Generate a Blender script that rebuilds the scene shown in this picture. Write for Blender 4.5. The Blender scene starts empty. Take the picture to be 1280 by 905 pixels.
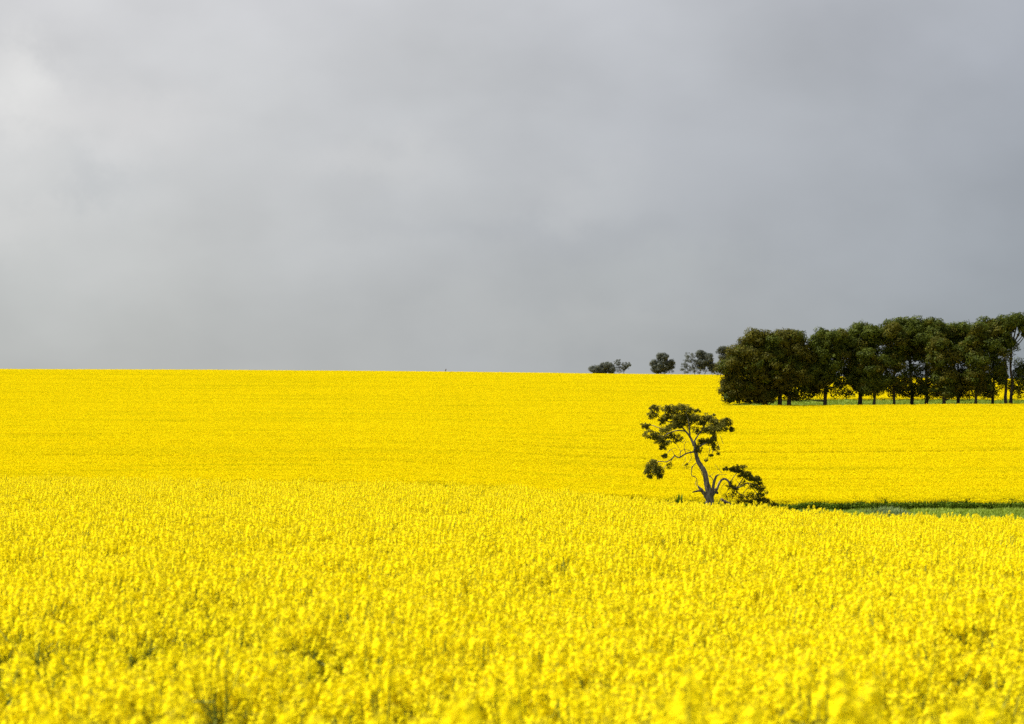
import bpy, math, random
import numpy as np
from mathutils import Vector

# ------------------------------------------------------------------ camera, sky, sun, exposure
F = 3022.0                       # focal length in photo pixels (85 mm on a 36 mm sensor, photo 1280 wide)
CX, CY, ROW_H = 640.0, 452.5, 555.0
CAM_Z = 2.4
PITCH = math.atan((ROW_H - CY) / F)
scene = bpy.context.scene
C = scene.collection
cam_data = bpy.data.cameras.new('camera')
cam_data.sensor_width = 36.0
cam_data.lens = F * 36.0 / 1280.0
cam_data.clip_start, cam_data.clip_end = 0.1, 30000.0
cam_data.dof.use_dof = True
cam_data.dof.focus_distance = 170.0
cam_data.dof.aperture_fstop = 3.9
cam = bpy.data.objects.new('camera', cam_data)
C.objects.link(cam)
cam.location = (0, 0, CAM_Z)
cam.rotation_euler = (math.pi / 2 + PITCH, 0, 0)
scene.camera = cam

SUN_EL, SUN_AZ = math.radians(56), math.radians(-86)    # azimuth measured from +Y towards +X (negative: left)
sun_dir = Vector((math.sin(SUN_AZ) * math.cos(SUN_EL), math.cos(SUN_AZ) * math.cos(SUN_EL), math.sin(SUN_EL)))

world = bpy.data.worlds.new('World')
scene.world = world
world.use_nodes = True
wt = world.node_tree
wt.nodes.clear()
def N(t, kind, **kw):
    n = t.nodes.new(kind)
    for k, v in kw.items():
        setattr(n, k, v)
    return n
def math_node(t, op, a, b=None, clamp=False):
    n = N(t, 'ShaderNodeMath', operation=op, use_clamp=clamp)
    for i, v in enumerate((a, b)):
        if v is None: continue
        if isinstance(v, (int, float)): n.inputs[i].default_value = v
        else: t.links.new(v, n.inputs[i])
    return n.outputs[0]
def mix_col(t, fac, a, b, blend='MIX'):
    n = N(t, 'ShaderNodeMix', data_type='RGBA', blend_type=blend)
    for i, v in ((0, fac), (6, a), (7, b)):
        if isinstance(v, (int, float)): n.inputs[i].default_value = v
        elif isinstance(v, tuple): n.inputs[i].default_value = (*v[:3], 1)
        else: t.links.new(v, n.inputs[i])
    return n.outputs[2]
def map_range(t, v, a, b, c=0.0, d=1.0, smooth=True):
    n = N(t, 'ShaderNodeMapRange', interpolation_type='SMOOTHSTEP' if smooth else 'LINEAR')
    t.links.new(v, n.inputs[0])
    for i, x in enumerate((a, b, c, d)): n.inputs[i + 1].default_value = x
    return n.outputs[0]
def noise(t, vec, scale, detail=4, rough=0.5, sc=None):
    if sc:
        m = N(t, 'ShaderNodeMapping'); t.links.new(vec, m.inputs[0]); m.inputs['Scale'].default_value = sc
        vec = m.outputs[0]
    n = N(t, 'ShaderNodeTexNoise')
    n.inputs['Scale'].default_value = scale
    n.inputs['Detail'].default_value = detail
    n.inputs['Roughness'].default_value = rough
    t.links.new(vec, n.inputs['Vector'])
    return n.outputs['Fac']

def pix_dir(x, y):
    """unit world direction of a photo pixel"""
    v = Vector(((x - CX) / F, 1.0, (CY - y) / F))
    c, s = math.cos(PITCH), math.sin(PITCH)
    return Vector((v.x, v.y * c - v.z * s, v.y * s + v.z * c)).normalized()

# a grey rain-cloud deck: colour drifts from pale grey (left) to blue grey (right), thin bright places in it
tc = N(wt, 'ShaderNodeTexCoord').outputs['Generated']
sep = N(wt, 'ShaderNodeSeparateXYZ'); wt.links.new(tc, sep.inputs[0])
warp = noise(wt, tc, 5.0, 3, 0.5, (1, 1, 1.6))
wob = math_node(wt, 'MULTIPLY', math_node(wt, 'SUBTRACT', warp, 0.5), 0.16)
ax = math_node(wt, 'ADD', sep.outputs['X'], wob)
side = map_range(wt, ax, -0.16, 0.24, 0, 1, False)
high = map_range(wt, math_node(wt, 'ADD', sep.outputs['Z'], wob), 0.02, 0.20, 0, 1, False)
left = mix_col(wt, high, (0.475, 0.488, 0.482), (0.650, 0.650, 0.660))
right = mix_col(wt, high, (0.238, 0.270, 0.302), (0.385, 0.405, 0.452))
cloud = mix_col(wt, side, left, right)
fine = noise(wt, tc, 9.0, 5, 0.5, (1, 1, 1.5))
streak = noise(wt, tc, 11.0, 3, 0.45, (1, 1, 2.0))
gain = math_node(wt, 'ADD', map_range(wt, fine, 0.25, 0.75, 0.92, 1.08), map_range(wt, streak, 0.3, 0.7, -0.045, 0.045))
cloud = mix_col(wt, 1.0, cloud, gain, 'MULTIPLY')
warp2 = math_node(wt, 'MULTIPLY', math_node(wt, 'SUBTRACT', noise(wt, tc, 26.0, 5, 0.6), 0.5), 0.045)
def bright_place(px, py, rx, ry, amount, col):
    """a thin, brighter place in the cloud deck around one direction (radii in degrees-ish)"""
    global cloud
    d = pix_dir(px, py)
    dx = math_node(wt, 'DIVIDE', math_node(wt, 'SUBTRACT', math_node(wt, 'ADD', sep.outputs['X'], math_node(wt, 'ADD', math_node(wt, 'MULTIPLY', wob, 0.3), warp2)), d.x), rx / F)
    dz = math_node(wt, 'DIVIDE', math_node(wt, 'SUBTRACT', math_node(wt, 'ADD', sep.outputs['Z'], math_node(wt, 'ADD', math_node(wt, 'MULTIPLY', wob, -0.3), warp2)), d.z), ry / F)
    r2 = math_node(wt, 'ADD', math_node(wt, 'MULTIPLY', dx, dx), math_node(wt, 'MULTIPLY', dz, dz))
    r2 = math_node(wt, 'ADD', r2, map_range(wt, sep.outputs['Y'], 0.0, 0.5, 50.0, 0.0))     # only on this side of the sky
    g = math_node(wt, 'POWER', 2.718, math_node(wt, 'MULTIPLY', r2, -1.0))
    g = math_node(wt, 'MULTIPLY', g, map_range(wt, fine, 0.25, 0.65, 0.55, 1.15))
    cloud = mix_col(wt, math_node(wt, 'MULTIPLY', g, amount, True), cloud, col)
bright_place(8, 128, 66, 54, 0.80, (0.75, 0.745, 0.73))
bright_place(48, 112, 46, 38, 0.85, (0.79, 0.785, 0.77))
bright_place(60, 160, 60, 30, 0.4, (0.72, 0.71, 0.70))
bright_place(165, 140, 80, 40, 0.5, (0.68, 0.67, 0.67))
bright_place(10, 238, 60, 42, 0.5, (0.67, 0.67, 0.66))
bright_place(470, 212, 90, 26, 0.34, (0.63, 0.63, 0.63))
bright_place(735, 250, 70, 40, 0.28, (0.56, 0.57, 0.58))
bright_place(840, 352, 150, 26, 0.30, (0.46, 0.485, 0.49))
bright_place(110, 228, 60, 22, 0.30, (0.43, 0.45, 0.47))
bright_place(700, 305, 230, 18, 0.25, (0.38, 0.40, 0.43))
bright_place(660, 425, 300, 55, 0.55, (0.475, 0.49, 0.487))
skytex = N(wt, 'ShaderNodeTexSky', sky_type='NISHITA', sun_disc=False)
skytex.sun_elevation = SUN_EL
skytex.sun_rotation = SUN_AZ
bg_sky = N(wt, 'ShaderNodeBackground'); bg_sky.inputs['Strength'].default_value = 0.06
bg_cloud = N(wt, 'ShaderNodeBackground'); bg_cloud.inputs['Strength'].default_value = 0.64
wt.links.new(skytex.outputs[0], bg_sky.inputs['Color'])
wt.links.new(cloud, bg_cloud.inputs['Color'])
mixs = N(wt, 'ShaderNodeMixShader'); mixs.inputs[0].default_value = 0.95
wt.links.new(bg_sky.outputs[0], mixs.inputs[1]); wt.links.new(bg_cloud.outputs[0], mixs.inputs[2])
wo = N(wt, 'ShaderNodeOutputWorld'); wt.links.new(mixs.outputs[0], wo.inputs[0])

sun_data = bpy.data.lights.new('sun', 'SUN')
sun_data.energy = 5.0
sun_data.angle = math.radians(0.6)
sun_data.color = (1.0, 0.955, 0.88)
sun = bpy.data.objects.new('sun', sun_data); C.objects.link(sun)
sun.rotation_euler = sun_dir.to_track_quat('Z', 'Y').to_euler()

vs = scene.view_settings
scene.display_settings.display_device = 'sRGB'
vs.view_transform = 'Standard'; vs.look = 'None'; vs.exposure = 0.72; vs.gamma = 1.0
vs.use_curve_mapping = False
scene.cycles.max_bounces = 6
scene.cycles.diffuse_bounces = 3
scene.cycles.transmission_bounces = 4
scene.cycles.use_denoising = False
scene.cycles.sample_clamp_indirect = 4.0

# ------------------------------------------------------------------ helpers
rng = np.random.default_rng(7)
random.seed(7)

def tag(o, label=None, cat=None, group=None, kind=None):
    if label: o['label'] = label
    if cat: o['category'] = cat
    if group: o['group'] = group
    if kind: o['kind'] = kind
    return o

def empty(name, loc):
    o = bpy.data.objects.new(name, None)
    C.objects.link(o); o.location = loc
    return o

class MB:
    """collects quads/triangles with a material index each, builds one mesh object"""
    def __init__(s):
        s.v, s.f, s.m, s.n = [], [], [], 0
    def add(s, verts, faces, mat=0):
        verts = np.asarray(verts, float).reshape(-1, 3)
        s.v.append(verts)
        for f in faces: s.f.append(tuple(int(i) + s.n for i in f))
        s.m += [mat] * len(faces)
        s.n += len(verts)
    def mesh(s, name, mats, smooth=False, origin=(0, 0, 0)):
        me = bpy.data.meshes.new(name)
        v = (np.concatenate(s.v) if s.v else np.zeros((0, 3))) - np.asarray(origin, float)
        me.from_pydata(v.tolist(), [], s.f)
        for m in mats: me.materials.append(m)
        me.polygons.foreach_set('material_index', s.m)
        if smooth: me.polygons.foreach_set('use_smooth', [True] * len(s.f))
        me.update()
        return me
    def build(s, name, mats, parent=None, smooth=False, coll=None, origin=(0, 0, 0)):
        if not isinstance(mats, (list, tuple)): mats = [mats]
        o = bpy.data.objects.new(name, s.mesh(name, mats, smooth, origin))
        (coll or C).objects.link(o)
        if parent is not None: o.parent = parent
        return o

def smooth_path(pts, per=4):
    """Catmull-Rom through (x,y,z,r) points"""
    p = np.asarray(pts, float)
    if len(p) < 3: return p
    q = np.vstack([2 * p[0] - p[1], p, 2 * p[-1] - p[-2]])
    out = []
    for i in range(1, len(q) - 2):
        for k in range(per):
            t = k / per
            out.append(0.5 * ((2 * q[i]) + (-q[i-1] + q[i+1]) * t + (2*q[i-1] - 5*q[i] + 4*q[i+1] - q[i+2]) * t*t
                              + (-q[i-1] + 3*q[i] - 3*q[i+1] + q[i+2]) * t**3))
    out.append(p[-1])
    return np.array(out)

def tube(mb, pts, sides=6, mat=0, rough=0.0, per=4, r=None):
    r = r or rng
    p = smooth_path(pts, per) if per > 1 else np.asarray(pts, float)
    pos, rad = p[:, :3], np.maximum(p[:, 3], 1e-4)
    tan = np.gradient(pos, axis=0)
    tan /= np.linalg.norm(tan, axis=1)[:, None] + 1e-9
    ref = np.array([0.31, 0.95, 0.1])
    rings = []
    for i in range(len(pos)):
        a = np.cross(tan[i], ref); a /= np.linalg.norm(a) + 1e-9
        b = np.cross(tan[i], a)
        ang = np.linspace(0, 2 * math.pi, sides, endpoint=False)
        rr = rad[i] * (1 + rough * r.normal(size=sides))
        rings.append(pos[i] + np.cos(ang)[:, None] * a * rr[:, None] + np.sin(ang)[:, None] * b * rr[:, None])
    v = np.concatenate(rings)
    f = []
    for i in range(len(pos) - 1):
        for k in range(sides):
            k2 = (k + 1) % sides
            f.append((i*sides+k, i*sides+k2, (i+1)*sides+k2, (i+1)*sides+k))
    f.append(tuple(range(sides - 1, -1, -1)))
    f.append(tuple(range((len(pos)-1)*sides, len(pos)*sides)))
    mb.add(v, f, mat)

def unit(a):
    return a / (np.linalg.norm(a, axis=-1, keepdims=True) + 1e-9)

def leaf_cloud(mb, c, rad, n, size, r, shell=0.55, aspect=0.55, outward=0.6, mat=0):
    """n leaf-sized rhombs through an ellipsoid, most near its surface, turned partly outwards"""
    d = unit(r.normal(size=(n, 3)))
    t = np.where(r.random(n) < shell, r.uniform(0.78, 1.06, n), r.random(n) ** (1/3) * 0.95)
    rad = np.asarray(rad, float)
    lump = 1 + 0.22 * np.sin(d[:, 0]*5 + c[0]*3) * np.cos(d[:, 2]*4 + c[2]*5) + 0.12 * np.sin(d[:, 1]*7 + c[1])
    p = np.asarray(c) + d * rad * (t * lump)[:, None]
    nrm = unit(d * outward + unit(r.normal(size=(n, 3))))
    nrm = np.where((nrm * d).sum(1, keepdims=True) < 0, -nrm, nrm)
    u = unit(np.cross(nrm, unit(r.normal(size=(n, 3)))))
    w = np.cross(nrm, u)
    L = size * r.uniform(0.6, 1.35, n)[:, None]
    W = L * aspect
    v = np.stack([p - u*L*0.5, p + w*W*0.5, p + u*L*0.5, p - w*W*0.5], 1).reshape(-1, 3)
    f = [(4*i, 4*i+1, 4*i+2, 4*i+3) for i in range(n)]
    mb.add(v, f, mat)

# ------------------------------------------------------------------ materials
def new_mat(name):
    m = bpy.data.materials.new(name); m.use_nodes = True
    m.node_tree.nodes.clear()
    return m, m.node_tree

def out(t, shader, bump=None):
    o = N(t, 'ShaderNodeOutputMaterial'); t.links.new(shader, o.inputs['Surface'])

def leaf_mat(name, dark, light, translucent=0.3, scale=0.6, rough=0.6, use_random=False, trans_col=None, spec=0.25, bands=None):
    m, t = new_mat(name)
    geo = N(t, 'ShaderNodeNewGeometry')
    if use_random:
        fac = N(t, 'ShaderNodeObjectInfo').outputs['Random']
        rpi = geo.outputs['Random Per Island']
        fac = math_node(t, 'ADD', math_node(t, 'MULTIPLY', fac, 0.45), math_node(t, 'MULTIPLY', rpi, 0.55))
    else:
        nz = noise(t, geo.outputs['Position'], scale, 3, 0.6)
        fac = math_node(t, 'ADD', math_node(t, 'MULTIPLY', map_range(t, nz, 0.3, 0.7), 0.6),
                        math_node(t, 'MULTIPLY', geo.outputs['Random Per Island'], 0.4))
    col = mix_col(t, fac, dark, light)
    if bands:          # sown bands of the crop that are a little less in flower
        nb = noise(t, geo.outputs['Position'], 1.0, 4, 0.65, (0.014, 0.22, 0.0))
        nb2 = noise(t, geo.outputs['Position'], 1.0, 3, 0.6, (0.05, 0.75, 0.0))
        nb = math_node(t, 'ADD', math_node(t, 'MULTIPLY', nb, 0.6), math_node(t, 'MULTIPLY', nb2, 0.4))
        col = mix_col(t, map_range(t, nb, 0.46, 0.68, 0.0, 0.75), col, bands)
    p = N(t, 'ShaderNodeBsdfPrincipled')
    t.links.new(col, p.inputs['Base Color'])
    p.inputs['Roughness'].default_value = rough
    p.inputs['Specular IOR Level'].default_value = spec
    sh = p.outputs[0]
    if translucent > 0:
        tr = N(t, 'ShaderNodeBsdfTranslucent')
        if trans_col: tr.inputs[0].default_value = (*trans_col, 1)
        else: t.links.new(col, tr.inputs[0])
        mx = N(t, 'ShaderNodeMixShader'); mx.inputs[0].default_value = translucent
        t.links.new(sh, mx.inputs[1]); t.links.new(tr.outputs[0], mx.inputs[2])
        sh = mx.outputs[0]
    out(t, sh)
    return m

M_petal = leaf_mat('canola_petal', (0.86, 0.73, 0.002), (0.97, 0.86, 0.020), 0.46, use_random=True, rough=0.8, spec=0.0)
M_head = leaf_mat('canola_flower_head', (0.79, 0.660, 0.002), (0.88, 0.745, 0.006), 0.40, use_random=True, rough=0.8, spec=0.0, bands=(0.62, 0.55, 0.004))
M_bud = leaf_mat('canola_bud', (0.55, 0.48, 0.01), (0.72, 0.60, 0.02), 0.25, use_random=True, spec=0.05)
M_stem = leaf_mat('canola_stem', (0.15, 0.20, 0.02), (0.28, 0.30, 0.03), 0.2, use_random=True)
M_cleaf = leaf_mat('canola_leaf', (0.085, 0.15, 0.008), (0.165, 0.245, 0.016), 0.38, use_random=True, spec=0.1)
M_grass = leaf_mat('grass_blade', (0.14, 0.22, 0.010), (0.28, 0.36, 0.025), 0.3, use_random=True)
M_weed = leaf_mat('grey_weed', (0.09, 0.135, 0.030), (0.15, 0.20, 0.055), 0.2, use_random=True)
M_pine = leaf_mat('pine_needles', (0.017, 0.029, 0.004), (0.110, 0.135, 0.013), 0.22, scale=0.9, spec=0.08)
M_pine_warm = leaf_mat('pine_needles_olive', (0.027, 0.031, 0.004), (0.135, 0.125, 0.011), 0.22, scale=0.9, spec=0.08)
M_old = leaf_mat('old_tree_leaves', (0.080, 0.082, 0.009), (0.235, 0.210, 0.026), 0.34, scale=1.6, spec=0.1)
M_gum = leaf_mat('gum_leaves', (0.070, 0.084, 0.068), (0.125, 0.138, 0.105), 0.2, scale=0.6)

def bark_mat(name, dark, light, scale):
    m, t = new_mat(name)
    geo = N(t, 'ShaderNodeNewGeometry')
    nz = noise(t, geo.outputs['Position'], scale, 5, 0.65, (1, 1, 0.22))
    col = mix_col(t, map_range(t, nz, 0.35, 0.65), dark, light)
    p = N(t, 'ShaderNodeBsdfPrincipled'); t.links.new(col, p.inputs['Base Color'])
    p.inputs['Roughness'].default_value = 0.9
    b = N(t, 'ShaderNodeBump'); b.inputs['Strength'].default_value = 0.8; b.inputs['Distance'].default_value = 0.05
    t.links.new(nz, b.inputs['Height']); t.links.new(b.outputs[0], p.inputs['Normal'])
    out(t, p.outputs[0]); return m
M_bark_old = bark_mat('weathered_bark', (0.070, 0.055, 0.040), (0.30, 0.25, 0.185), 6.0)
M_bark_rot = bark_mat('rotten_wood', (0.035, 0.025, 0.016), (0.12, 0.08, 0.05), 9.0)
M_bark_pine = bark_mat('pine_bark', (0.022, 0.018, 0.013), (0.060, 0.048, 0.036), 4.0)
M_bark_gum = bark_mat('gum_bark', (0.07, 0.065, 0.06), (0.16, 0.15, 0.135), 3.0)

def ground_mat():
    m, t = new_mat('field_soil_and_undergrowth')
    geo = N(t, 'ShaderNodeNewGeometry')
    n1 = noise(t, geo.outputs['Position'], 0.35, 5, 0.6)
    n2 = noise(t, geo.outputs['Position'], 6.0, 4, 0.65)
    c = mix_col(t, map_range(t, n1, 0.35, 0.65), (0.050, 0.085, 0.016), (0.085, 0.120, 0.024))
    c = mix_col(t, map_range(t, n2, 0.50, 0.72), c, (0.10, 0.075, 0.045))
    p = N(t, 'ShaderNodeBsdfPrincipled'); t.links.new(c, p.inputs['Base Color'])
    p.inputs['Roughness'].default_value = 0.95
    b = N(t, 'ShaderNodeBump'); b.inputs['Strength'].default_value = 0.6; b.inputs['Distance'].default_value = 0.06
    t.links.new(n2, b.inputs['Height']); t.links.new(b.outputs[0], p.inputs['Normal'])
    out(t, p.outputs[0]); return m
M_ground = ground_mat()

# ------------------------------------------------------------------ terrain
CROP_H = 1.2
UX = np.array([-400, 0, 340, 560, 700, 820, 960, 1280, 1700], float)
U = (UX - CX) / F
def rowz(D, rows):                       # height of the crop's top where a photo row meets depth D
    return CAM_Z - (np.asarray(rows, float) - ROW_H) / F * D
# foreground rise: its skyline row for each direction, and the depth of that skyline
CREST = np.array([597, 598.5, 604, 608, 616, 627.5, 638, 649.5, 656], float)
CREST_D = np.array([80, 78, 74, 70, 66, 63, 61, 60, 60], float)
EDGE = np.array([603, 602, 598.5, 601.5, 614, 620, 622, 620, 618], float)      # top of the far crop's near edge
D_EDGE = 195.0
MID = np.array([505, 505, 506, 507, 508, 508.5, 508.5, 506, 505], float)     # far crop at the pines
TOP = np.array([461, 462, 463.5, 465.5, 467, 468.5, 470, 474, 476], float)   # skyline of the far hill
stations = np.array([-80, 0, 14, 30, 0, 0, 135, 178, 195, 280, 376, 470, 535, 575, 640, 900, 2000, 12000], float)
def column_profile(i):
    dc = CREST_D[i]
    zc = rowz(dc, CREST[i])
    z = [(-80, 1.2), (0, 1.2), (14, 1.2), (34, 1.2 + (zc - 1.2) * 0.36), (dc, zc)]
    z.append((dc + 18, rowz(dc + 18, CREST[i] + 5)))
    ze = rowz(D_EDGE, EDGE[i])
    z.append((135, min(rowz(135, CREST[i] + 13), rowz(135, EDGE[i] + 13)) ))
    z.append((178, ze - 0.02))
    z.append((D_EDGE, ze))
    zm = rowz(376, MID[i])
    z.append((285, ze + (zm - ze) * 0.48))
    z.append((376, zm))
    zt = rowz(565, TOP[i])
    z.append((470, zm + (zt - zm) * 0.53)); z.append((530, zm + (zt - zm) * 0.87)); z.append((565, zt))
    z.append((620, zt + 0.4)); z.append((720, zt - 5)); z.append((1100, zt - 22)); z.append((2500, zt - 40)); z.append((14000, zt - 60))
    return np.array(z)
def pchip(xs, ys, x):
    h = np.diff(xs); d = np.diff(ys) / h
    m = np.zeros_like(ys)
    for k in range(1, len(xs) - 1):
        if d[k-1] * d[k] > 0:
            w1, w2 = 2*h[k] + h[k-1], h[k] + 2*h[k-1]
            m[k] = (w1 + w2) / (w1 / d[k-1] + w2 / d[k])
    x = np.clip(x, xs[0], xs[-1] - 1e-6)
    k = np.clip(np.searchsorted(xs, x, 'right') - 1, 0, len(h) - 1)
    t = (x - xs[k]) / h[k]
    return ((1 + 2*t) * (1-t)**2 * ys[k] + t*(1-t)**2 * h[k]*m[k] + t*t*(3-2*t) * ys[k+1] + t*t*(t-1) * h[k]*m[k+1])
PROF = [column_profile(i) for i in range(len(U))]
YT = np.concatenate([np.arange(-80, 720, 1.0), np.geomspace(720, 14000, 60)])
UT = np.linspace(U[0], U[-1], 180)
ZT = np.stack([pchip(p[:, 0], p[:, 1], YT) for p in PROF])                # (u, y)
ZU = np.stack([pchip(U, ZT[:, j], UT) for j in range(len(YT))], 1)        # smooth across directions
k = np.ones(15) / 15
ZU = np.stack([np.convolve(np.pad(ZU[:, j], 7, mode='edge'), k, 'valid') for j in range(ZU.shape[1])], 1)
def canopy(X, Y):
    """height of the crop's top at ground position (X, Y)"""
    X, Y = np.broadcast_arrays(np.asarray(X, float), np.asarray(Y, float))
    u = X / np.maximum(Y, 25.0)
    a = np.clip((u - UT[0]) / (UT[1] - UT[0]), 0, len(UT) - 1.001)
    i = a.astype(int); fu = a - i
    j = np.clip(np.searchsorted(YT, Y, 'right') - 1, 0, len(YT) - 2)
    fy = np.clip((Y - YT[j]) / (YT[j+1] - YT[j]), 0, 1)
    return ((1-fu)*((1-fy)*ZU[i, j] + fy*ZU[i, j+1]) + fu*((1-fy)*ZU[i+1, j] + fy*ZU[i+1, j+1]))
def ground(X, Y):
    return canopy(X, Y) - CROP_H
def at(px, py, Y):
    """point at depth Y seen at a photo pixel"""
    d = pix_dir(px, py)
    s = Y / d.y
    return np.array([d.x * s, Y, CAM_Z + d.z * s])
def on_ground(px, Y):
    X = (px - CX) / F * Y
    return np.array([X, Y, float(ground(X, Y))])

ys = np.concatenate([np.arange(-80, 100, 2.5), np.arange(100, 640, 4.0), np.geomspace(640, 14000, 40)])
mb = MB()
nx = 121
rows = []
for y in ys:
    half = max(130.0, abs(y) * 0.55)
    if y > 900: half = abs(y) * 1.2
    x = np.linspace(-half, half, nx)
    rows.append(np.stack([x, np.full(nx, y), ground(x, np.full(nx, y))], 1))
gv = np.concatenate(rows)
gf = [(j*nx+i, j*nx+i+1, (j+1)*nx+i+1, (j+1)*nx+i) for j in range(len(ys)-1) for i in range(nx-1)]
mb.add(gv, gf)
g = mb.build('ground', M_ground, smooth=True)
tag(g, 'rolling farmland soil and undergrowth beneath the crops', kind='structure')

# ------------------------------------------------------------------ instancing of uncountable plants (stuff)
def scatter(name, pts, rotz, tilt, scl, idx, protos, label, cat):
    coll = bpy.data.collections.new(name + '_kinds')
    for k, o in enumerate(protos):
        o.name = '%s_kind_%02d' % (name, k)
        coll.objects.link(o)
    me = bpy.data.meshes.new(name)
    me.from_pydata(np.asarray(pts).tolist(), [], [])
    n = len(pts)
    a = me.attributes.new('rot', 'FLOAT_VECTOR', 'POINT')
    a.data.foreach_set('vector', np.stack([tilt[:, 0], tilt[:, 1], rotz], 1).astype(np.float32).ravel())
    a = me.attributes.new('scl', 'FLOAT_VECTOR', 'POINT'); a.data.foreach_set('vector', np.asarray(scl, np.float32).ravel())
    a = me.attributes.new('pick', 'INT', 'POINT'); a.data.foreach_set('value', np.asarray(idx, np.int32))
    o = bpy.data.objects.new(name, me); C.objects.link(o)
    ng = bpy.data.node_groups.new(name + '_scatter', 'GeometryNodeTree')
    ng.interface.new_socket('Geometry', in_out='INPUT', socket_type='NodeSocketGeometry')
    ng.interface.new_socket('Geometry', in_out='OUTPUT', socket_type='NodeSocketGeometry')
    gi, go = ng.nodes.new('NodeGroupInput'), ng.nodes.new('NodeGroupOutput')
    ci = ng.nodes.new('GeometryNodeCollectionInfo'); ci.inputs['Collection'].default_value = coll
    ci.inputs['Separate Children'].default_value = True
    ci.inputs['Reset Children'].default_value = True
    ip = ng.nodes.new('GeometryNodeInstanceOnPoints'); ip.inputs['Pick Instance'].default_value = True
    def attr(nm, dt):
        q = ng.nodes.new('GeometryNodeInputNamedAttribute'); q.data_type = dt; q.inputs['Name'].default_value = nm
        return q.outputs['Attribute']
    e2r = ng.nodes.new('FunctionNodeEulerToRotation')
    L = ng.links.new
    L(gi.outputs[0], ip.inputs['Points']); L(ci.outputs[0], ip.inputs['Instance'])
    L(attr('pick', 'INT'), ip.inputs['Instance Index'])
    L(attr('rot', 'FLOAT_VECTOR'), e2r.inputs[0]); L(e2r.outputs[0], ip.inputs['Rotation'])
    L(attr('scl', 'FLOAT_VECTOR'), ip.inputs['Scale'])
    L(ip.outputs[0], go.inputs[0])
    md = o.modifiers.new('scatter', 'NODES'); md.node_group = ng
    tag(o, label, cat, kind='stuff')
    return o

def proto(mb, name, mats):
    return bpy.data.objects.new(name, mb.mesh(name, mats))

# --- one canola plant
def raceme(mb, base, axis, length, r, nflow, mat_p=0, mat_b=1, mat_s=2, fs=0.0235, pods=2):
    axis = unit(np.asarray(axis, float))
    e1 = unit(np.cross(axis, [0.3, 0.8, 0.2])); e2 = np.cross(axis, e1)
    tube(mb, [(*base, .0032), (*(base + axis*length), .0018)], 3, mat_s, per=1)
    V, Fc = [], []
    for i in range(nflow):
        h = 0.05 + 0.93 * (i + 0.5) / nflow
        a = i * 2.4 + r.uniform(-.4, .4)
        rr = 0.027 * (fs / .0235) * (1.12 - 0.55 * h) * r.uniform(0.8, 1.2)
        outv = math.cos(a) * e1 + math.sin(a) * e2
        c = base + axis * (length * h) + outv * rr
        nrm = unit(outv * 0.8 + axis * 0.75 + r.normal(size=3) * 0.25)
        p = unit(np.cross(nrm, axis + 0.1)); q = np.cross(nrm, p)
        s = fs * r.uniform(0.8, 1.2)
        for (a1, b1) in ((p, q), (q, p)):      # two crossed pairs of petals, bent up a little at the tips
            k = len(V)
            V += [c - a1*s*0.5 + nrm*s*.16 - b1*s*.21, c - a1*s*0.5 + nrm*s*.16 + b1*s*.21, c + b1*s*.13, c - b1*s*.13,
                  c + a1*s*0.5 + nrm*s*.16 + b1*s*.21, c + a1*s*0.5 + nrm*s*.16 - b1*s*.21]
            Fc += [(k, k+1, k+2, k+3), (k+3, k+2, k+4, k+5)]
    mb.add(V, Fc, mat_p)
    V, Fc = [], []
    for i in range(7):                          # buds on top
        c = base + axis * (length * r.uniform(0.96, 1.12)) + (e1 * r.normal() + e2 * r.normal()) * 0.006
        k = len(V); s = 0.006
        V += [c - e1*s, c + e2*s, c + e1*s, c - e2*s, c + axis*s*2]
        Fc += [(k, k+1, k+4), (k+1, k+2, k+4), (k+2, k+3, k+4), (k+3, k, k+4)]
    mb.add(V, Fc, mat_b)
    V, Fc = [], []
    for i in range(pods):                       # young pods below the flowers
        h = r.uniform(-0.35, 0.2); a = r.uniform(0, 6.28)
        outv = math.cos(a) * e1 + math.sin(a) * e2
        c = base + axis * (length * h)
        tip = c + outv * 0.028 + axis * 0.03
        k = len(V); w = np.cross(outv, axis) * 0.002
        V += [c - w, c + w, tip]; Fc += [(k, k+1, k+2)]
    mb.add(V, Fc, mat_s)

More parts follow.
